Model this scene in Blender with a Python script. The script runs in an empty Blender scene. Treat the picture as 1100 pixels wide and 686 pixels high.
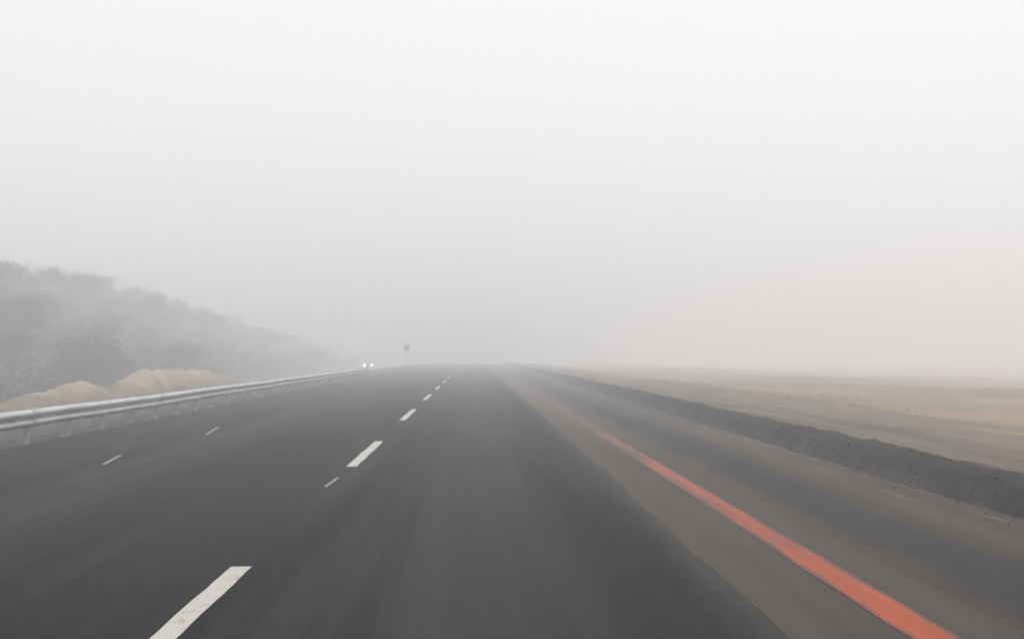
import bpy, bmesh, math, random
from mathutils import Vector, noise as mnoise

random.seed(7)
R = math.radians
S = bpy.context.scene
COL = S.collection

# ------------------------------------------------------------------ helpers
def link(name, me, mat=None, parent=None):
    o = bpy.data.objects.new(name, me)
    COL.objects.link(o)
    if mat is not None:
        me.materials.append(mat)
    if parent is not None:
        o.parent = parent
    return o

def mesh_from(name, verts, faces, smooth=False):
    me = bpy.data.meshes.new(name)
    me.from_pydata(verts, [], faces)
    me.update()
    if smooth:
        me.polygons.foreach_set('use_smooth', [True] * len(me.polygons))
    return me

def bm_mesh(name, bm, smooth=False):
    me = bpy.data.meshes.new(name)
    bmesh.ops.recalc_face_normals(bm, faces=bm.faces)
    bm.to_mesh(me); bm.free()
    if smooth:
        me.polygons.foreach_set('use_smooth', [True] * len(me.polygons))
    return me

def box(bm, x0, x1, y0, y1, z0, z1, bevel=0.0):
    b = bmesh.new()
    bmesh.ops.create_cube(b, size=1)
    for v in b.verts:
        v.co = Vector(((x0+x1)/2 + v.co.x*(x1-x0), (y0+y1)/2 + v.co.y*(y1-y0), (z0+z1)/2 + v.co.z*(z1-z0)))
    if bevel:
        bmesh.ops.bevel(b, geom=b.edges[:], offset=bevel, segments=2, affect='EDGES', profile=0.5)
    merge(bm, b)

def merge(bm, b):
    vm = {}
    for v in b.verts:
        vm[v] = bm.verts.new(v.co)
    for f in b.faces:
        bm.faces.new([vm[v] for v in f.verts])
    b.free()

def cyl(bm, p0, p1, r0, r1=None, n=14, cap=True):
    r1 = r0 if r1 is None else r1
    p0, p1 = Vector(p0), Vector(p1)
    d = (p1 - p0).normalized()
    a = d.orthogonal().normalized(); b = d.cross(a)
    rings = []
    for p, r in ((p0, r0), (p1, r1)):
        rings.append([bm.verts.new(p + (a*math.cos(2*math.pi*i/n) + b*math.sin(2*math.pi*i/n))*r) for i in range(n)])
    for i in range(n):
        bm.faces.new([rings[0][i], rings[0][(i+1) % n], rings[1][(i+1) % n], rings[1][i]])
    if cap:
        bm.faces.new(rings[0][::-1]); bm.faces.new(rings[1])

def thing(name, label, cat, loc=(0, 0, 0), rz=0, group=None):
    o = bpy.data.objects.new(name, None)
    COL.objects.link(o)
    o.location = loc; o.rotation_euler = (0, 0, rz)
    o.empty_display_size = 0.3
    tag(o, label, cat, group)
    return o

def tag(o, label, cat, group=None):
    o['label'] = label; o['category'] = cat
    if group:
        o['group'] = group

def fbm(x, y, z=0.0, oct=4):
    return mnoise.fractal(Vector((x, y, z)), 1.0, 2.0, oct)

def sm(a, b, x):
    t = min(1, max(0, (x-a)/(b-a)))
    return t*t*(3-2*t)

# ------------------------------------------------------------------ materials
class NT:
    def __init__(s, name):
        s.m = bpy.data.materials.new(name); s.m.use_nodes = True
        s.t = s.m.node_tree; s.n = s.t.nodes; s.l = s.t.links
        s.bsdf = s.n['Principled BSDF']
        s.co = s.n.new('ShaderNodeTexCoord').outputs['Object']
        s.sep = None
    def xyz(s):
        if s.sep is None:
            s.sep = s.n.new('ShaderNodeSeparateXYZ'); s.l.new(s.co, s.sep.inputs[0])
        return s.sep.outputs
    def put(s, sock, v):
        if isinstance(v, (int, float)): sock.default_value = v
        elif isinstance(v, tuple): sock.default_value = v if len(v) == 4 else (*v, 1)
        else: s.l.new(v, sock)
    def noise(s, scale=1.0, stretch=(1, 1, 1), detail=4, rough=0.55):
        mp = s.n.new('ShaderNodeMapping'); s.l.new(s.co, mp.inputs[0]); mp.inputs['Scale'].default_value = stretch
        t = s.n.new('ShaderNodeTexNoise'); s.l.new(mp.outputs[0], t.inputs['Vector'])
        t.inputs['Scale'].default_value = scale; t.inputs['Detail'].default_value = detail; t.inputs['Roughness'].default_value = rough
        return t.outputs['Fac']
    def math(s, op, a, b=0.0, clamp=False):
        m = s.n.new('ShaderNodeMath'); m.operation = op; m.use_clamp = clamp
        s.put(m.inputs[0], a); s.put(m.inputs[1], b)
        return m.outputs[0]
    def range(s, v, a, b, c=0.0, d=1.0):
        m = s.n.new('ShaderNodeMapRange'); m.clamp = True; m.interpolation_type = 'SMOOTHSTEP'
        s.put(m.inputs['Value'], v)
        for k, x in zip(('From Min', 'From Max', 'To Min', 'To Max'), (a, b, c, d)):
            m.inputs[k].default_value = x
        return m.outputs['Result']
    def mix(s, f, a, b):
        m = s.n.new('ShaderNodeMix'); m.data_type = 'RGBA'
        s.put(m.inputs[0], f); s.put(m.inputs[6], a); s.put(m.inputs[7], b)
        return m.outputs[2]
    def bump(s, h, strength=0.4, dist=0.02):
        b = s.n.new('ShaderNodeBump'); b.inputs['Strength'].default_value = strength; b.inputs['Distance'].default_value = dist
        s.l.new(h, b.inputs['Height']); s.l.new(b.outputs[0], s.bsdf.inputs['Normal'])
    def band(s, axis, c, w, soft):
        """1 within w of c along the axis, falling to 0 over soft"""
        d = s.math('ABSOLUTE', s.math('SUBTRACT', axis, c))
        return s.range(d, w, w+soft, 1.0, 0.0)
    def done(s, color, rough=0.8, metallic=0.0, spec=0.5):
        s.put(s.bsdf.inputs['Base Color'], color); s.put(s.bsdf.inputs['Roughness'], rough)
        s.put(s.bsdf.inputs['Metallic'], metallic); s.put(s.bsdf.inputs['Specular IOR Level'], spec)
        return s.m

def simple(name, c, rough=0.6, metallic=0.0, var=0.25, scale=8.0, spec=0.5):
    t = NT(name)
    f = t.range(t.noise(scale), 0.3, 0.7)
    a = tuple(x*(1-var) for x in c); b = tuple(min(1, x*(1+var)) for x in c)
    return t.done(t.mix(f, a, b), rough, metallic, spec)

def m_asphalt():
    t = NT('new_asphalt'); X, Y, Z = t.xyz()
    long_ = t.range(t.noise(1.0, (2.6, 0.05, 1), 6, 0.65), 0.36, 0.66)
    c = t.mix(long_, (0.0075, 0.0076, 0.0079), (0.0285, 0.028, 0.0275))
    blot = t.range(t.noise(0.5, (1, 0.25, 1), 3), 0.4, 0.7)
    c = t.mix(t.math('MULTIPLY', blot, 0.35), c, (0.0105, 0.0095, 0.0093))
    # wheel paths polished a little lighter, both lanes; pale mist painted into the middle band
    c = t.mix(t.math('MULTIPLY', t.band(X, -2.35, 0.5, 0.7), 0.5), c, (0.0095, 0.0095, 0.0098))
    c = t.mix(t.math('MULTIPLY', t.band(X, 1.05, 0.15, 0.3), 0.6), c, (0.0105, 0.0105, 0.0108))
    for xc, am in ((0.12, 0.40), (-3.75, 0.35), (-5.2, 0.2)):
        c = t.mix(t.math('MULTIPLY', t.band(t.math('ADD', X, t.math('MULTIPLY', t.math('SUBTRACT', t.noise(0.12, (0.5, 1, 1), 3), 0.5), 0.8)), xc, 0.12, 0.6), am), c, (0.055, 0.0545, 0.0535))
    c = t.mix(t.math('MULTIPLY', t.range(X, -6.0, -4.9, 1, 0), 0.45), c, (0.040, 0.036, 0.034))
    ed = t.range(t.math('ADD', X, t.math('MULTIPLY', t.math('SUBTRACT', t.noise(1.3, (1, 0.4, 1), 5, 0.7), 0.5), 0.5)), 1.12, 1.55)
    c = t.mix(t.math('MULTIPLY', ed, 0.85), c, (0.056, 0.051, 0.047))
    gr = t.noise(55, (1, 1, 1), 3, 0.7)
    c = t.mix(t.math('MULTIPLY', t.range(gr, 0.5, 0.72), 0.5), c, (0.065, 0.063, 0.06))
    rg = t.range(t.noise(0.7, (1.3, 0.12, 1), 3), 0.3, 0.7, 0.8, 0.95)
    t.bump(gr, 0.35, 0.006)
    return t.done(c, rg, 0, 0.03)

def m_old_pavement():
    t = NT('old_pavement'); X, Y, Z = t.xyz()
    long_ = t.range(t.noise(1.0, (2.2, 0.07, 1), 5), 0.32, 0.7)
    c = t.mix(long_, (0.047, 0.0395, 0.0335), (0.078, 0.0655, 0.056))
    wob = t.math('MULTIPLY', t.math('SUBTRACT', t.noise(0.25, (0.2, 1, 1), 3), 0.5), 0.9)
    Xw = t.math('ADD', X, wob)
    c = t.mix(t.math('MULTIPLY', t.band(Xw, 3.05, 0.14, 0.34), 0.85), c, (0.025, 0.0245, 0.0235))
    # red road dust lying around the orange line, more of it further up the road
    dust = t.math('MULTIPLY', t.band(Xw, 1.85, 0.2, 0.5), t.range(Y, 14, 45, 0.05, 0.4))
    c = t.mix(dust, c, (0.19, 0.135, 0.12))
    scuff = t.math('MULTIPLY', t.range(t.noise(2.0, (3, 0.12, 1), 5, 0.7), 0.48, 0.75), t.band(Xw, 4.05, 0.1, 0.35))
    c = t.mix(t.math('MULTIPLY', scuff, 0.6), c, (0.22, 0.195, 0.18))
    gr = t.noise(40, (1, 1, 1), 3, 0.7)
    c = t.mix(t.math('MULTIPLY', t.range(gr, 0.5, 0.75), 0.35), c, (0.12, 0.11, 0.10))
    t.bump(gr, 0.35, 0.006)
    return t.done(c, 0.92, 0, 0.05)

def m_white_paint():
    t = NT('white_road_paint')
    w = t.range(t.noise(14, (1, 0.35, 1), 5, 0.7), 0.30, 0.5)
    c = t.mix(w, (0.36, 0.345, 0.31), (0.53, 0.505, 0.45))
    c = t.mix(t.range(t.noise(20, (1.5, 0.4, 1), 6, 0.8), 0.60, 0.70, 0, 0.65), c, (0.16, 0.155, 0.145))
    return t.done(c, 0.75, 0, 0.15)

def m_orange_paint():
    t = NT('orange_road_paint'); X, Y, Z = t.xyz()
    var = t.range(t.noise(1.2, (3, 0.35, 1), 5), 0.3, 0.7)
    c = t.mix(var, (0.36, 0.064, 0.018), (0.47, 0.102, 0.037))
    dirt = t.range(t.noise(3.0, (2, 0.3, 1), 5, 0.65), 0.5, 0.72, 0, 0.35)
    c = t.mix(dirt, c, (0.20, 0.105, 0.08))
    # grime and worn-off paint: the further stretch is almost bare
    bias = t.range(Y, 4, 33, -0.42, 0.66)
    wear = t.math('ADD', t.range(t.noise(1.6, (3.5, 0.22, 1), 5, 0.7), 0.25, 0.75), bias)
    rim = t.range(t.math('ABSOLUTE', t.math('SUBTRACT', X, 2.13)), 0.06, 0.118, 0, 0.85)
    wear = t.math('ADD', wear, rim, True)
    chip = t.range(t.noise(9, (1.2, 0.3, 1), 6, 0.75), 0.60, 0.68, 0, 0.7)
    c = t.mix(chip, c, (0.13, 0.07, 0.055))
    c = t.mix(wear, c, (0.085, 0.064, 0.057))
    return t.done(c, 0.8, 0, 0.12)

def m_ground():
    t = NT('open_ground'); X, Y, Z = t.xyz()
    wob = t.math('MULTIPLY', t.math('SUBTRACT', t.noise(0.12, (0.6, 1, 1), 4), 0.5), 5.0)
    Xw = t.math('ADD', X, wob)
    big = t.range(t.noise(0.06, (1.4, 0.5, 1), 5, 0.6), 0.36, 0.64)
    grass = t.mix(big, (0.225, 0.150, 0.080), (0.125, 0.097, 0.05))
    grass = t.mix(t.math('MULTIPLY', t.range(t.noise(0.10, (1, 0.35, 1), 4), 0.52, 0.66), 0.8), grass, (0.36, 0.26, 0.13))
    grass = t.mix(t.math('MULTIPLY', t.range(t.noise(0.5, (1, 0.2, 1), 4), 0.5, 0.7), 0.45), grass, (0.115, 0.10, 0.068))
    far_tan = t.range(Xw, 14, 34)
    grass = t.mix(t.math('MULTIPLY', far_tan, 0.6), grass, (0.36, 0.205, 0.125))
    patch = t.math('MULTIPLY', t.band(Xw, 13.2, 1.2, 1.6), t.band(Y, 33, 3.5, 4.5))
    grass = t.mix(t.math('MULTIPLY', patch, 0.6), grass, (0.33, 0.235, 0.12))
    gravel = t.mix(t.range(t.noise(1.1, (1.5, 0.18, 1), 5), 0.32, 0.68), (0.085, 0.064, 0.050), (0.165, 0.124, 0.096))
    streak = t.range(t.noise(1.5, (1.3, 0.25, 1), 5, 0.7), 0.5, 0.66)
    gravel = t.mix(t.math('MULTIPLY', streak, 0.5), gravel, (0.085, 0.076, 0.068))
    light = t.mix(t.range(t.noise(1.6, (1.2, 0.35, 1), 6, 0.7), 0.35, 0.65), (0.125, 0.097, 0.077), (0.20, 0.155, 0.118))
    c = t.mix(t.range(t.math('ADD', X, t.math('MULTIPLY', t.noise(0.9, (1, 0.4, 1), 5, 0.7), 0.8)), 6.7, 7.2), gravel, light)
    c = t.mix(t.range(Xw, 6.6, 9.4), c, grass)
    # left of the road: grey shoulder gravel, then sandy soil
    sand = t.mix(t.range(t.noise(0.25, (1, 0.5, 1), 5), 0.35, 0.65), (0.20, 0.155, 0.11), (0.30, 0.235, 0.165))
    sand = t.mix(t.math('MULTIPLY', t.range(t.noise(0.5, (1, 0.4, 1), 4), 0.5, 0.65), 0.5), sand, (0.12, 0.105, 0.08))
    lg = t.mix(t.range(t.noise(3, (1, 0.3, 1), 5), 0.3, 0.7), (0.050, 0.048, 0.046), (0.085, 0.082, 0.078))
    left = t.mix(t.range(X, -9.6, -8.7, 1, 0), lg, sand)
    left = t.mix(t.range(X, -18.0, -16.9, 1, 0), left, (0.05, 0.047, 0.034))
    c = t.mix(t.range(X, -3, -1), left, c)
    n2 = t.noise(9, (1, 1, 1), 5, 0.7)
    c = t.mix(t.math('MULTIPLY', t.range(n2, 0.5, 0.75), 0.3), c, (0.30, 0.265, 0.22))
    t.bump(n2, 0.6, 0.04)
    return t.done(c, 0.95, 0, 0.15)

def m_berm():
    t = NT('dark_berm_soil')
    a = t.range(t.noise(1.4, (1, 0.5, 1), 5, 0.65), 0.34, 0.66)
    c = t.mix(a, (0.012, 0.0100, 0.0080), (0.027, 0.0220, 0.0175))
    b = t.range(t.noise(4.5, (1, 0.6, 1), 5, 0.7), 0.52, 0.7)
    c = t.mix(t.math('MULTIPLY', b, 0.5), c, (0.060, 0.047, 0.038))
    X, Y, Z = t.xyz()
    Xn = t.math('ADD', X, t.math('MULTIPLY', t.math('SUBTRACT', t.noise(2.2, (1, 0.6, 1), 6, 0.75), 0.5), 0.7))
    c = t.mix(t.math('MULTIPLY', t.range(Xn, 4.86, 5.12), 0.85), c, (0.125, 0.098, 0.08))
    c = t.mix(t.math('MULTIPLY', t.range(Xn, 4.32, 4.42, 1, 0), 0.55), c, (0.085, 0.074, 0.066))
    n2 = t.noise(22, (1, 1, 1), 4, 0.7)
    t.bump(n2, 0.7, 0.03)
    return t.done(c, 0.95, 0, 0.15)

def m_sand():
    t = NT('sandy_soil')
    a = t.range(t.noise(0.6, (1, 1, 1.6), 5, 0.6), 0.33, 0.67)
    c = t.mix(a, (0.35, 0.28, 0.205), (0.46, 0.375, 0.28))
    b = t.range(t.noise(2.5, (1, 1, 1), 5, 0.7), 0.52, 0.7)
    c = t.mix(t.math('MULTIPLY', b, 0.4), c, (0.24, 0.195, 0.14))
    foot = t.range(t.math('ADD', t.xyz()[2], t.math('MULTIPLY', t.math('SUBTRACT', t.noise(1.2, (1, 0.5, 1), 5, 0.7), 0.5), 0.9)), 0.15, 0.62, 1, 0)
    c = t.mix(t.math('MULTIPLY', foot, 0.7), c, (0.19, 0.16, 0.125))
    t.bump(t.noise(7, (1, 1, 1), 5, 0.7), 0.6, 0.08)
    return t.done(c, 0.95, 0, 0.1)

def m_galv():
    t = NT('galvanised_steel')
    a = t.range(t.noise(5, (1, 0.25, 1), 5), 0.3, 0.7)
    c = t.mix(a, (0.37, 0.37, 0.375), (0.50, 0.50, 0.505))
    b = t.range(t.noise(2.2, (1, 0.3, 3), 5, 0.7), 0.55, 0.72)
    c = t.mix(t.math('MULTIPLY', b, 0.5), c, (0.30, 0.28, 0.26))
    rg = t.range(t.noise(12), 0.3, 0.7, 0.5, 0.7)
    return t.done(c, rg, 0.55)

def m_leaf(name, a, b):
    t = NT(name)
    info = t.n.new('ShaderNodeNewGeometry')
    f = t.n.new('ShaderNodeMapRange'); t.l.new(info.outputs['Random Per Island'], f.inputs['Value'])
    c = t.mix(f.outputs['Result'], a, b)
    return t.done(c, 0.75, 0, 0.25)

M = dict(
    asphalt=m_asphalt(), old=m_old_pavement(), white=m_white_paint(), orange=m_orange_paint(), ground=m_ground(),
    berm=m_berm(), sand=m_sand(), galv=m_galv(),
    opp=simple('weathered_asphalt', (0.07, 0.069, 0.067), 0.85, 0, 0.2, 1.5),
    post=simple('dull_zinc', (0.31, 0.31, 0.305), 0.75, 0.0, 0.25, 6),
    red=simple('red_reflector', (0.36, 0.10, 0.11), 0.35, 0, 0.1, 30),
    smear=simple('white_smear', (0.30, 0.295, 0.285), 0.8, 0, 0.2, 6, 0.15),
    bark=simple('bark', (0.085, 0.068, 0.052), 0.9, 0, 0.3, 9),
    leaf=m_leaf('dull_green_leaves', (0.028, 0.031, 0.018), (0.058, 0.058, 0.035)),
    leaf2=m_leaf('olive_leaves', (0.035, 0.034, 0.021), (0.070, 0.064, 0.042)),
    drygrass=m_leaf('dry_grass', (0.20, 0.155, 0.09), (0.34, 0.265, 0.155)),
    sign=simple('dark_sign_sheet', (0.11, 0.11, 0.12), 0.6, 0, 0.12, 4),
    car=simple('dark_car_paint', (0.05, 0.055, 0.062), 0.3, 0.3, 0.06, 3),
    glass=simple('car_glass', (0.02, 0.022, 0.024), 0.06, 0, 0.05, 3),
    rubber=simple('tyre_rubber', (0.02, 0.02, 0.02), 0.85, 0, 0.2, 12),
    rim=simple('wheel_alloy', (0.45, 0.45, 0.46), 0.35, 0.9, 0.1, 10),
    blackp=simple('black_plastic', (0.025, 0.025, 0.026), 0.55, 0, 0.15, 12),
    chrome=simple('bright_trim', (0.6, 0.6, 0.6), 0.2, 1.0, 0.05, 10),
)
t = NT('lit_headlamp')
t.bsdf.inputs['Emission Color'].default_value = (1.0, 0.87, 0.70, 1)
t.bsdf.inputs['Emission Strength'].default_value = 220.0
M['lamp'] = t.done((0.8, 0.8, 0.78), 0.2)

# ------------------------------------------------------------------ the lie of the land
def drop(y):                       # the road tops a gentle crest and falls away
    return -3.0*sm(178, 420, y)

def div(y):
    return 0.022*min(max(y - 45, 0), 160)

def gz(x, y):
    d = drop(y)*(1 - sm(7, 26, x))
    if x > 4.2:
        z = -0.03 + 0.20*sm(4.3, 5.2, x) - 0.45*sm(6.4, 13, x) - 0.9*sm(13, 60, x) - 0.8*sm(60, 240, x)
        z += 0.05*fbm(x*0.5, y*0.25)*sm(5.2, 7, x) + 0.22*fbm(x*0.06+3, y*0.05)*sm(9, 20, x)
    elif x > -6.9:
        z = -0.035
    else:
        z = -0.035 - 0.35*sm(-8.9, -10.9, x) - 0.35*sm(-10.6, -11.6, x)
        q = x + div(y)
        h = 7.4*sm(-15.0, -38.5, q) + 1.0*sm(-38, -80, q)
        h *= 1 + 0.16*fbm(x*0.035+9, y*0.022)
        z += h + 0.6*fbm(x*0.11, y*0.09)*sm(-18, -27, q)
        z += 0.08*fbm(x*0.6, y*0.4)*sm(-8.8, -9.6, x)*(1-sm(-10.6, -11.2, x))
    return z + d

def axis(pts):
    out = []
    for a, b, s in pts:
        n = max(1, round((b-a)/s))
        out += [a + (b-a)*i/n for i in range(n)]
    out.append(pts[-1][1])
    return out

XS = axis([(-900, -200, 70), (-200, -70, 10), (-70, -24, 1.6), (-24, -6.9, 0.35), (-6.9, 4.2, 1.85), (4.2, 9, 0.3), (9, 30, 0.9), (30, 100, 5), (100, 250, 15), (250, 900, 65)])
YS = axis([(-60, 0, 4), (0, 70, 0.8), (70, 160, 1.6), (160, 430, 6), (430, 1000, 57)])

def grid_obj(name, xs, ys, zf, mat, smooth=True):
    v = [(x, y, zf(x, y)) for y in ys for x in xs]
    n = len(xs)
    f = [(j*n+i, j*n+i+1, (j+1)*n+i+1, (j+1)*n+i) for j in range(len(ys)-1) for i in range(n-1)]
    return link(name, mesh_from(name, v, f, smooth), mat)

o = grid_obj('ground', XS, YS, gz, M['ground']); o['kind'] = 'structure'

RY = axis([(-40, 0, 4), (0, 60, 0.5), (60, 170, 2), (170, 430, 5), (430, 700, 30)])
# old pavement (the shoulders), new asphalt overlay with a ragged right-hand edge
o = grid_obj('road_shoulder', axis([(-7.05, 4.45, 1.15)]), RY, lambda x, y: drop(y) - 0.004, M['old']); o['kind'] = 'structure'
def asphalt_edge(y):
    return 1.43 + 0.035*fbm(0.3, y*0.35) + 0.02*fbm(7.3, y*1.6)
xs = axis([(-6.35, 1.0, 1.225)])
v = []; f = []
for y in RY:
    e = asphalt_edge(y); d = drop(y)
    v += [(-6.37, y, d)] + [(x, y, d + 0.022) for x in xs] + [(e - 0.02, y, d + 0.022), (e, y, d + 0.017), (e + 0.02 + 0.012*abs(fbm(2, y*2.0)), y, d - 0.002)]
n = len(xs) + 4
for j in range(len(RY)-1):
    for i in range(n-1):
        f.append((j*n+i, j*n+i+1, (j+1)*n+i+1, (j+1)*n+i))
o = link('road', mesh_from('road', v, f), M['asphalt']); o['kind'] = 'structure'

# opposite carriageway, lower, beyond the median
def along(name, x0, x1, dz, mat):
    v = []
    for y in RY:
        v += [(x0 - div(y), y, drop(y) + dz), (x1 - div(y), y, drop(y) + dz)]
    f = [(2*k, 2*k+1, 2*k+3, 2*k+2) for k in range(len(RY)-1)]
    o = link(name, mesh_from(name, v, f), mat); o['kind'] = 'structure'
along('opposite_road', -16.6, -11.4, -0.70, M['opp'])
along('opposite_edge_line', -16.35, -16.22, -0.696, M['white'])
along('opposite_edge_line', -11.78, -11.65, -0.696, M['white'])

# ------------------------------------------------------------------ road markings
def strip(name, xc, w, y0, y1, z, mat, wob=0.0, step=0.35, slant=0.0):
    n = max(2, int((y1-y0)/step)); v = []
    for i in range(n+1):
        y = y0 + (y1-y0)*i/n
        a = wob*fbm(xc*3.1, y*1.3); b = wob*fbm(xc*3.1+5, y*1.3)
        sl = slant if i == n else 0
        v += [(xc-w/2+a, y, drop(y)+z), (xc+w/2+b, y+sl, drop(y)+z)]
    f = [(2*i, 2*i+1, 2*i+3, 2*i+2) for i in range(n)]
    o = link(name, mesh_from(name, v, f), mat); o['kind'] = 'structure'
    return o
for k in range(-1, 16):
    far = 8.5 + 12.25*k
    strip('lane_dash', -1.40, 0.125, far-(4.7 if k < 2 else 5.6), far, 0.0256, M['white'], 0.010, 0.12)
strip('edge_line', 2.13, 0.24, -30, 180, -0.0005, M['orange'], 0.012, 0.3)

# short thin white strips on the fresh asphalt, shaped like motion-smeared road studs
for (xa, ya, xb, yb, w_) in ((-1.436, 13.6, -1.412, 14.6, .034), (-4.32, 16.45, -4.50, 17.95, .04), (-4.30, 22.6, -4.52, 24.9, .045)):
    P = [(xa - w_/2, ya, .0256), (xa + w_/2, ya + .02, .0256), (xb + w_/2, yb + .04, .0256), (xb - w_/2, yb, .0256)]
    o = link('stud_smear', mesh_from('stud_smear', P, [(0, 1, 2, 3)]), M['smear']); o['kind'] = 'structure'

# ------------------------------------------------------------------ guardrail
GX = -6.40
RAIL0, RAIL1 = 8.15, 86.0
gr = thing('guardrail', 'long galvanised steel guardrail with red reflectors along the left side of the road', 'guardrail', (GX, 0, 0))
# W profile: (x towards the road, z)
prof = [(0.0, .305), (.012, .307), (.055, .335), (.078, .350), (.083, .365), (.083, .395), (.075, .410), (.028, .440), (.008, .448),
        (.008, .462), (.028, .470), (.075, .500), (.083, .515), (.083, .545), (.078, .560), (.055, .575), (.012, .603), (.0, .605)]
prof = [(x, .26 + (z-.305)*.25/.30) for x, z in prof]
def rail_piece(y0, y1, n=6, off=0.0, flare=0.0):
    bm = bmesh.new(); rings = []
    for i in range(n+1):
        t = i/n; y = y0 + (y1-y0)*t
        fx = -flare*t*t
        w = 0.006*fbm(1.7, y*0.4)
        zz = 0.010*fbm(4.2, y*0.22)
        front = [bm.verts.new((x + off + fx + w, y, z + zz)) for x, z in prof]
        back = [bm.verts.new((x + off + fx + w - 0.004, y, z + zz)) for x, z in prof]
        rings.append((front, back))
    m = len(prof)
    for i in range(n):
        (f0, b0), (f1, b1) = rings[i], rings[i+1]
        for k in range(m-1):
            bm.faces.new([f0[k], f0[k+1], f1[k+1], f1[k]])
            bm.faces.new([b0[k], b1[k], b1[k+1], b0[k+1]])
        bm.faces.new([f0[0], f1[0], b1[0], b0[0]]); bm.faces.new([f0[-1], b0[-1], b1[-1], f1[-1]])
    for (fr, bk) in (rings[0], rings[-1]):
        for k in range(m-1):
            bm.faces.new([fr[k], bk[k], bk[k+1], fr[k+1]])
    return bm
y = RAIL0; k = 0
while y < RAIL1 - 0.1:
    link('rail_beam', bm_mesh('rail_beam', rail_piece(y - 0.16, y + 4.10, 6, 0.0045*(k % 2)), True), M['galv'], gr)
    y += 4.10; k += 1
# flared end terminal
link('end_terminal', bm_mesh('end_terminal', rail_piece(y - 0.16, y + 1.6, 6, 0.0045*(k % 2), 0.5), True), M['galv'], gr)
bm = bmesh.new()           # C-section post, 0.15 m wide seen from the road
for (x0, x1, y0, y1) in ((-.052, -.045, -.075, .075), (-.215, -.052, -.075, -.068), (-.215, -.052, .068, .075)):
    box(bm, x0, x1, y0, y1, -.25, .505)
post_me = bm_mesh('post', bm)
post_me.materials.append(M['post'])
bm = bmesh.new(); box(bm, -.043, .004, -.07, .07, .26, .505, 0.006); cyl(bm, (.002, 0, .385), (.02, 0, .385), .016, .012, 8)
blk_me = bm_mesh('spacer_block', bm); blk_me.materials.append(M['post'])
bm = bmesh.new()
pts = [(.0125, -.05, .445), (.0125, .05, .445), (.0125, .05, .465), (.0125, -.05, .465)]
box(bm, .012, .024, -.11, .11, .366, .404, 0.003)
box(bm, .024, .030, -.10, .10, .371, .399, 0.002)
ref_me = bm_mesh('reflector', bm); ref_me.materials.append(M['red'])
py = RAIL0; k = 0
while py < RAIL1 + 0.5:
    p = bpy.data.objects.new('post', post_me); COL.objects.link(p); p.parent = gr; p.location = (0, py, 0)
    p.rotation_euler = (R(random.uniform(-1.5, 1.5)), 0, R(random.uniform(-3, 3)))
    b = bpy.data.objects.new('spacer_block', blk_me); COL.objects.link(b); b.parent = p
    b.location = (-0.004, 0, 0)
    if k % 2 == 0:
        r_ = bpy.data.objects.new('reflector', ref_me); COL.objects.link(r_); r_.parent = gr; r_.location = (0.004, py - 0.9, 0.002)
    py += 2.05; k += 1

# ------------------------------------------------------------------ earth berm on the right
by = axis([(-12, 2, 0.5), (2, 40, 0.09), (40, 90, 0.25), (90, 190, 0.8), (190, 300, 4)])
bx = [0, .04, .10, .17, .25, .33, .42, .52, .64, .78, .95]
bh = [0, .05, .125, .195, .240, .262, .262, .250, .228, .200, .165]
v = []
for y in by:
    sh = 0.06*fbm(3.3, y*0.30) ; hs = 1 + 0.10*fbm(8.1, y*0.5) + 0.06*fbm(1.1, y*1.7)
    for i, (x, h) in enumerate(zip(bx, bh)):
        e = 0.045*fbm(x*5, y*1.8, 2.0)*(0.25 if i == 0 else 1)
        e2 = 0.022*fbm(x*11, y*6, 5.0)
        v.append((4.33 + x + sh + 0.5*e, y, drop(y) - 0.012 + h*hs + (e + e2)*(0 if i == 0 else 1)))
n = len(bx)
f = [(j*n+i, j*n+i+1, (j+1)*n+i+1, (j+1)*n+i) for j in range(len(by)-1) for i in range(n-1)]
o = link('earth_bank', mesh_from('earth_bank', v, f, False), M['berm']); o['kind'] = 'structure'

# clods and small stones fallen at the foot of the bank
def rock(bm, c, r):
    b = bmesh.new(); bmesh.ops.create_icosphere(b, subdivisions=1, radius=1)
    s = Vector((random.uniform(.7, 1.2), random.uniform(.8, 1.5), random.uniform(.5, .8)))
    for q in b.verts:
        q.co = Vector((q.co.x*s.x, q.co.y*s.y, q.co.z*s.z))*r*random.uniform(.8, 1.2) + Vector(c)
    merge(bm, b)
bm = bmesh.new()
for i in range(420):
    y = 4 + 75*random.random()**1.6
    x = 4.33 - abs(random.gauss(0, .13)) + 0.03
    rr = random.uniform(.004, .014)
    rock(bm, (x, y, rr*.4), rr)
for i in range(650):
    y = 5 + 70*random.random()**1.5
    x = random.choice((4.45, 4.6, 4.75, 4.95, 5.1)) + random.gauss(0, .1)
    rr = random.uniform(.007, .02)
    hb = .12 if x < 4.5 else (.23 if x < 4.9 else .19)
    rock(bm, (x, y, drop(y) + hb), rr)
o = link('loose_gravel', bm_mesh('loose_gravel', bm), M['berm']); o['kind'] = 'stuff'

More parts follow.
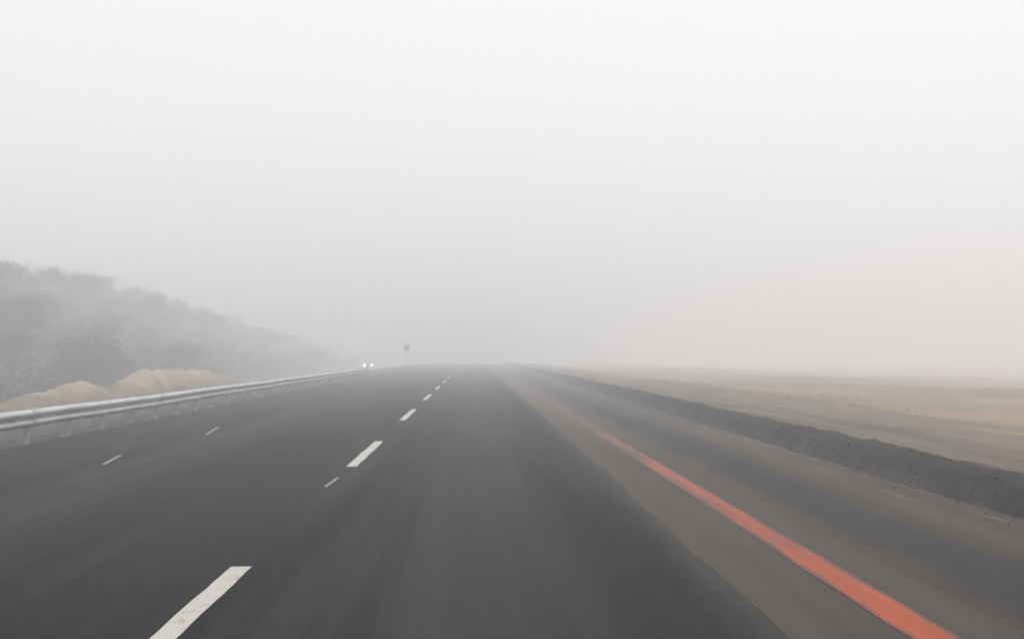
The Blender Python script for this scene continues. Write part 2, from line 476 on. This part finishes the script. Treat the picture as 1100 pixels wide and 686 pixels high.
# ------------------------------------------------------------------ grass and weeds (uncountable)
def blades(name, spots, mat, nb, hmin, hmax, spread, width):
    v = []; f = []
    for (x, y, z, s) in spots:
        for i in range(nb):
            a = random.uniform(0, 2*math.pi); rr = spread*math.sqrt(random.random())*s
            px, py_ = x + rr*math.cos(a), y + rr*math.sin(a)
            h = random.uniform(hmin, hmax)*s; w = width*random.uniform(.6, 1.3)
            a2 = random.uniform(0, math.pi); dx, dy = math.cos(a2)*w/2, math.sin(a2)*w/2
            lx, ly = random.gauss(0, .35)*h, random.gauss(0, .35)*h
            k = len(v)
            v += [(px-dx, py_-dy, z-.02), (px+dx, py_+dy, z-.02), (px+dx*.7+lx*.4, py_+dy*.7+ly*.4, z+h*.6), (px-dx*.7+lx*.4, py_-dy*.7+ly*.4, z+h*.6), (px+lx, py_+ly, z+h)]
            f += [(k, k+1, k+2, k+3), (k+3, k+2, k+4)]
    o = link(name, mesh_from(name, v, f), mat); o['kind'] = 'stuff'
    return o
sp = []
while len(sp) < 9000:
    y = 14 + 150*random.random()**1.3
    x = random.uniform(7.2, 16 + y*0.5)
    if fbm(x*.09+4, y*.05) + 0.25*random.random() < 0.03 + 0.3*(1 - sm(7.2, 11, x)):
        continue
    sp.append((x, y, gz(x, y), random.uniform(.6, 1.5)))
blades('dry_grass', sp, M['drygrass'], 9, .025, .10, .36, .016)
# ------------------------------------------------------------------ dirt mounds in the median
def mound(name, label, x0, y0, prof_pts, width, seed):
    """a spoil heap stretched along y: prof_pts = (dy, crest height)"""
    nx = 29; v = []; ys = []
    y = prof_pts[0][0]
    while y <= prof_pts[-1][0] + 1e-6:
        ys.append(y); y += 0.2
    for yy in ys:
        for (a, ha), (b, hb) in zip(prof_pts, prof_pts[1:]):
            if a <= yy <= b:
                h = ha + (hb-ha)*sm(a, b, yy); break
        for i in range(nx):
            u = -1 + 2*i/(nx-1)
            wdt = width*(0.55 + 0.45*min(1, h))
            X = x0 + u*wdt + 0.3*fbm(seed, yy*0.3)
            base = gz(X, y0 + yy) - 0.05
            p = max(0, math.cos(u*math.pi/2))**0.9
            hh = (h + 0.47)*p*(1 + 0.10*fbm(seed + X*0.5, yy*0.33)) + 0.05*fbm(X*1.8, yy*0.9 + seed)*p + 0.085*fbm(X*4, yy*2.6 + seed)*p
            hh = hh if hh < h + .5 else h + .5 + 0.3*(hh - h - .5)
            v.append((X - x0, yy, max(base + hh, base - .02)))
    n = nx
    f = [(j*n+i, j*n+i+1, (j+1)*n+i+1, (j+1)*n+i) for j in range(len(ys)-1) for i in range(n-1)]
    me = mesh_from(name, v, f, True)
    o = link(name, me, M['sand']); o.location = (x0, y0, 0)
    tag(o, label, 'dirt mound', 'sandy dirt mounds behind the guardrail')
    return o
mound('dirt_mound', 'larger flat-topped tan dirt mound behind the guardrail, nearer the oncoming headlights', -10.15, 41.5,
      [(-3.4, -.45), (-1.2, .38), (0.8, .63), (4, .68), (8.0, .62), (12, .38), (17, .08), (26, -.45)], 1.25, 3.7)
mound('dirt_mound', 'long low tan dirt mound behind the guardrail that slopes down towards the left edge', -10.15, 25.0,
      [(-9, -.45), (0, -.12), (4.5, .08), (8, .25), (10.5, .38), (12.2, .32), (14.2, .05), (16.0, -.45)], 1.2, 8.2)

# ------------------------------------------------------------------ trees on the left hillside
def tree_parts(seed, h, spread, mat):
    rnd = random.Random(seed)
    bm = bmesh.new()
    tips = []
    def limb(p, d, ln, r, depth):
        q = p
        for s in range(3):
            d = (d + Vector((rnd.gauss(0, .16), rnd.gauss(0, .16), rnd.gauss(.04, .08)))).normalized()
            q2 = q + d*ln/3
            cyl(bm, q, q2, r*(1 - .22*s), r*(1 - .22*(s+1)), 7)
            q = q2
            if depth > 0 and s > 0:
                for k in range(2):
                    a = rnd.uniform(0, 2*math.pi)
                    limb(q, (d*.55 + Vector((math.cos(a), math.sin(a), .35))*.8*spread).normalized(), ln*rnd.uniform(.5, .75), r*.5, depth-1)
            if depth == 0:
                tips.append(q.copy())
        tips.append(q.copy())
    for k in range(3):
        a = rnd.uniform(0, 2*math.pi)
        limb(Vector((0.05*math.cos(a), .05*math.sin(a), -.3)), Vector((math.cos(a)*.35, math.sin(a)*.35, 1)).normalized(), h*.5, .035*h*rnd.uniform(.7, 1), 2)
    trunk = bm_mesh('trunk', bm); trunk.materials.append(M['bark'])
    v = []; f = []
    for p in tips:
        if rnd.random() < .25: continue
        cr = rnd.uniform(.10, .19)*h
        for i in range(rnd.randint(30, 52)):
            c = p + Vector((rnd.gauss(0, cr*.7), rnd.gauss(0, cr*.7), rnd.gauss(0, cr*.5)))
            s = rnd.uniform(.010, .022)*h
            a = Vector((rnd.gauss(0, 1), rnd.gauss(0, 1), rnd.gauss(0, 1))).normalized(); b = a.orthogonal().normalized()
            k = len(v)
            v += [c - a*s, c + b*s*.6, c + a*s, c - b*s*.6]
            f.append((k, k+1, k+2, k+3))
    crown = mesh_from('crown', v, f); crown.materials.append(mat)
    return trunk, crown
kinds = [tree_parts(11, 4.2, 1.0, M['leaf']), tree_parts(23, 3.4, 1.25, M['leaf2']), tree_parts(37, 5.0, .8, M['leaf']), tree_parts(41, 3.0, 1.1, M['leaf2'])]
F, CXP, CYP = 1500.0, 509.0, 381.0
def tree(x, y, k, s, label, group):
    t_ = thing('hillside_tree', label, 'tree', (x, y, gz(x, y) - 0.25*s), random.uniform(0, 6.28), group)
    t_.scale = (s*random.uniform(1.3, 1.8), s*random.uniform(1.3, 1.8), s)
    for nm, me in zip(('trunk', 'crown'), kinds[k]):
        c = bpy.data.objects.new(nm, me); COL.objects.link(c); c.parent = t_
TG = 'trees on the foggy hillside'
def ridge(px, X):
    return X*F/(px - CXP)
tree(-36.5, ridge(8, -36.5), 2, .50, 'tall hazy tree on the ridge at the left edge of the picture', TG)
tree(-37.2, ridge(55, -37.2), 0, .66, 'broad hazy tree crowning the highest point of the left ridge', TG)
tree(-37.0, ridge(95, -37.0), 2, .56, 'narrow faint tree where the left ridge line starts to fall', TG)
tree(-37.5, ridge(152, -37.5), 0, .74, 'rightmost tree that still stands out on the falling ridge line', TG)
n_t = 0
while n_t < 185:
    y = random.uniform(46, 250); x = -17.6 - 25*random.random()**1.05 - div(y)
    px = CXP + F*x/y
    if px < -60: continue
    if min(math.hypot(x+37, y-q) for q in (109, 123, 134, 157)) < 2.5: continue
    tree(x, y, random.randrange(4), random.uniform(.3, .54), 'dull green tree blurred by fog on the wooded slope left of the road', TG)
    n_t += 1
# undergrowth that covers the slope
v = []; f = []
for i in range(9500):
    y = random.uniform(44, 270); x = -17.0 - 29*random.random()**1.1 - div(y)
    if CXP + F*x/y < -90 or fbm(x*.15, y*.12) < -.3: continue
    z = gz(x, y); s0 = random.uniform(.35, .95)
    for k2 in range(16):
        c = Vector((x + random.gauss(0, s0*.5), y + random.gauss(0, s0*.5), z + abs(random.gauss(.2, .4))*s0))
        s = random.uniform(.07, .17)
        a = Vector((random.gauss(0, 1), random.gauss(0, 1), random.gauss(0, 1))).normalized(); b = a.orthogonal().normalized()
        k = len(v); v += [c - a*s, c + b*s*.6, c + a*s, c - b*s*.6]; f.append((k, k+1, k+2, k+3))
o = link('undergrowth', mesh_from('undergrowth', v, f), M['leaf2']); o['kind'] = 'stuff'

# ------------------------------------------------------------------ roadside sign up at the crest
SY = 150.0; SX = (437.3-CXP)/F*SY
sg = thing('road_sign', 'small dark sign on a thin post beside the road, far ahead in fog', 'road sign', (SX, SY, gz(SX, SY)))
bm = bmesh.new(); cyl(bm, (0, 0, -.3), (0, 0, 2.52), .038, .038, 12); cyl(bm, (0, 0, 2.52), (0, 0, 2.54), .038, .02, 12)
link('post', bm_mesh('post', bm, False), M['post'], sg)
bm = bmesh.new()
outl = []
hw, hh, rr = .30, .37, .14
for (cx_, cz_, a0) in ((hw-rr, hh-rr, 0), (-hw+rr, hh-rr, 90), (-hw+rr, -hh+rr, 180), (hw-rr, -hh+rr, 270)):
    for i in range(7):
        a = R(a0 + 15*i); outl.append((cx_ + rr*math.cos(a), cz_ + rr*math.sin(a)))
fr = [bm.verts.new((x, -.047, 2.14 + z)) for x, z in outl]; bk = [bm.verts.new((x, -.042, 2.14 + z)) for x, z in outl]
bm.faces.new(fr); bm.faces.new(bk[::-1])
for i in range(len(outl)):
    j = (i+1) % len(outl); bm.faces.new([fr[i], bk[i], bk[j], fr[j]])
link('sign_panel', bm_mesh('sign_panel', bm), M['sign'], sg)
for zz in (1.95, 2.33):
    bm = bmesh.new(); box(bm, -.16, .16, -.0415, .04, zz-.02, zz+.02, .004)
    link('bracket', bm_mesh('bracket', bm), M['post'], sg)

# ------------------------------------------------------------------ oncoming car with lit headlamps
CY = 222.0; CX = (396.8-CXP)/F*CY
car = thing('oncoming_car', 'oncoming car in the fog beyond the guardrail with both headlights lit', 'car', (CX, CY, drop(CY) - 0.70), R(0))
# front of the car faces -y; car length 4.4, width 1.76
def loft(sections, closed_ends=True):
    bm = bmesh.new(); rings = []
    for (y, pts) in sections:
        rings.append([bm.verts.new((x, y, z)) for x, z in pts])
    n = len(rings[0])
    for a, b in zip(rings, rings[1:]):
        for i in range(n):
            bm.faces.new([a[i], a[(i+1) % n], b[(i+1) % n], b[i]])
    bm.faces.new(rings[0][::-1]); bm.faces.new(rings[-1])
    return bm
def sec(w, z0, z1, wt=None, r=.12):
    wt = w if wt is None else wt
    zm = (z0+z1)*.5
    return [(-w+r*.6, z0), (w-r*.6, z0), (w, z0+r), (w, zm), (wt, z1-r*.6), (wt-r, z1), (-wt+r, z1), (-wt, z1-r*.6), (-w, zm), (-w, z0+r)]
body = loft([(-2.2, sec(.70, .32, .66)), (-2.1, sec(.80, .24, .74)), (-1.75, sec(.86, .2, .84, .80)), (-1.0, sec(.88, .2, .95, .82)), (-.8, sec(.88, .2, .98, .82)),
             (1.2, sec(.88, .2, 1.0, .82)), (1.9, sec(.86, .22, .98, .80)), (2.15, sec(.80, .28, .90, .74)), (2.2, sec(.74, .34, .82, .68))])
link('body', bm_mesh('body', body, False), M['car'], car)
cab = loft([(-.95, sec(.76, .94, .985, .74, .02)), (-.15, sec(.76, .94, 1.40, .60, .06)), (.3, sec(.76, .94, 1.46, .60, .06)), (1.0, sec(.76, .94, 1.44, .59, .06)), (1.75, sec(.74, .94, 1.04, .70, .03))])
link('cabin', bm_mesh('cabin', cab, False), M['car'], car)
bm = bmesh.new()
q = [(-.66, -.86, 1.045), (.66, -.86, 1.045), (.52, -.19, 1.385), (-.52, -.19, 1.385)]
nv = Vector((0, -.45, .87))*.012
A = [bm.verts.new(Vector(p) + nv) for p in q]; B = [bm.verts.new(Vector(p) - nv) for p in q]
bm.faces.new(A); bm.faces.new(B[::-1])
for i in range(4): bm.faces.new([A[i], B[i], B[(i+1) % 4], A[(i+1) % 4]])
link('windscreen', bm_mesh('windscreen', bm), M['glass'], car)
for s in (-1, 1):
    bm = bmesh.new(); box(bm, s*.60-.03, s*.60+.155*0+.03, 0, 1.1, 1.06, 1.34, .02)
    bmesh.ops.translate(bm, verts=bm.verts[:], vec=(s*.075, 0, 0))
    link('side_window', bm_mesh('side_window', bm), M['glass'], car)
    bm = bmesh.new(); box(bm, s*.98-.09, s*.98+.09, -.72, -.62, .98, 1.10, .02); box(bm, s*.85-.06, s*.85+.06, -.69, -.65, .99, 1.02)
    link('wing_mirror', bm_mesh('wing_mirror', bm), M['car'], car)
    bm = bmesh.new(); cyl(bm, (s*.575, -2.15, .62), (s*.575, -2.245, .62), .165, .155, 18)
    hl = link('headlight', bm_mesh('headlight', bm), M['lamp'], car)
    bm = bmesh.new()
    for i in range(24):
        a0, a1 = 2*math.pi*i/24, 2*math.pi*(i+1)/24
        P = []
        for (rr_, yy) in ((.167, -2.12), (.195, -2.12), (.195, -2.23), (.167, -2.23)):
            P.append([(s*.575 + rr_*math.cos(a), yy, .62 + rr_*math.sin(a)) for a in (a0, a1)])
        for i2 in range(4):
            A_, B_ = P[i2], P[(i2+1) % 4]
            bm.faces.new([bm.verts.new(p) for p in (A_[0], A_[1], B_[1], B_[0])])
    bmesh.ops.remove_doubles(bm, verts=bm.verts[:], dist=1e-4)
    link('bezel', bm_mesh('bezel', bm), M['chrome'], hl)
    for yy in (-1.35, 1.32):
        bm = bmesh.new(); cyl(bm, (s*.68, yy, .31), (s*.895, yy, .31), .31, .31, 28)
        w = link('wheel', bm_mesh('wheel', bm), M['rubber'], car)
        bm = bmesh.new(); cyl(bm, (s*.89, yy, .31), (s*.902, yy, .31), .20, .18, 20)
        link('rim', bm_mesh('rim', bm), M['rim'], w)
bm = bmesh.new()
for zz in (.46, .51, .56): box(bm, -.34, .34, -2.235, -2.18, zz, zz+.025, .004)
link('grille', bm_mesh('grille', bm), M['blackp'], car)
bm = bmesh.new(); box(bm, -.74, .74, -2.27, -2.10, .26, .42, .03)
link('bumper', bm_mesh('bumper', bm), M['blackp'], car)

# ------------------------------------------------------------------ fog
bm = bmesh.new(); box(bm, -1000, 1000, -160, 1100, -5.0, 13.0)
fog = link('haze', bm_mesh('haze', bm)); fog['kind'] = 'stuff'
fm = bpy.data.materials.new('fog_air'); fm.use_nodes = True
nt = fm.node_tree
for n_ in list(nt.nodes):
    if n_.type != 'OUTPUT_MATERIAL': nt.nodes.remove(n_)
out = next(n_ for n_ in nt.nodes if n_.type == 'OUTPUT_MATERIAL')
pv = nt.nodes.new('ShaderNodeVolumePrincipled')
pv.inputs['Color'].default_value = (0.990, 0.994, 1.0, 1)
pv.inputs['Density'].default_value = 0.0108
pv.inputs['Anisotropy'].default_value = 0.15
nt.links.new(pv.outputs[0], out.inputs['Volume'])
fog.data.materials.append(fm)

# ------------------------------------------------------------------ light: overcast sky and a very soft sun
SUN_EL, SUN_AZ = 52.0, 20.0       # azimuth from +Y towards +X
w = bpy.data.worlds.new('World'); S.world = w; w.use_nodes = True
wn = w.node_tree; bg = wn.nodes['Background']
sky = wn.nodes.new('ShaderNodeTexSky'); sky.sky_type = 'NISHITA'; sky.sun_disc = False
sky.sun_elevation = R(SUN_EL); sky.sun_rotation = R(SUN_AZ); sky.dust_density = 4.0; sky.air_density = 1.0
hs = wn.nodes.new('ShaderNodeHueSaturation'); hs.inputs['Saturation'].default_value = 0.06
mx = wn.nodes.new('ShaderNodeMix'); mx.data_type = 'RGBA'; mx.inputs[0].default_value = 0.8
mx.inputs[7].default_value = (11.2, 11.3, 11.55, 1)      # an even cloud deck over the clear sky
wn.links.new(sky.outputs[0], hs.inputs['Color']); wn.links.new(hs.outputs[0], mx.inputs[6])
wn.links.new(mx.outputs[2], bg.inputs['Color']); bg.inputs['Strength'].default_value = 0.1
sd = bpy.data.lights.new('sun', 'SUN'); sd.energy = 1.2; sd.angle = R(45); sd.color = (1, .99, .975)
so = bpy.data.objects.new('sun', sd); COL.objects.link(so)
dirv = Vector((math.sin(R(SUN_AZ))*math.cos(R(SUN_EL)), math.cos(R(SUN_AZ))*math.cos(R(SUN_EL)), math.sin(R(SUN_EL))))
so.rotation_euler = (-dirv).to_track_quat('-Z', 'Y').to_euler(); so.location = dirv*60

# ------------------------------------------------------------------ camera
cd = bpy.data.cameras.new('camera'); co = bpy.data.objects.new('camera', cd); COL.objects.link(co)
cd.sensor_width = 36; cd.lens = 1500/1100*36; cd.clip_end = 5000; cd.clip_start = 0.05
co.location = (0, 0, 1.3)
yaw, pitch = math.atan(41/1500), math.atan(38/1500)
co.rotation_euler = (R(90) + pitch, 0, -yaw)
S.camera = co

S.view_settings.view_transform = 'Standard'; S.view_settings.look = 'None'
S.view_settings.exposure = 0; S.view_settings.gamma = 1; S.view_settings.use_curve_mapping = False
S.render.engine = 'CYCLES'
c = S.cycles
c.use_denoising = True
c.max_bounces = 10; c.volume_bounces = 5; c.diffuse_bounces = 3; c.glossy_bounces = 3
c.sample_clamp_indirect = 6.0
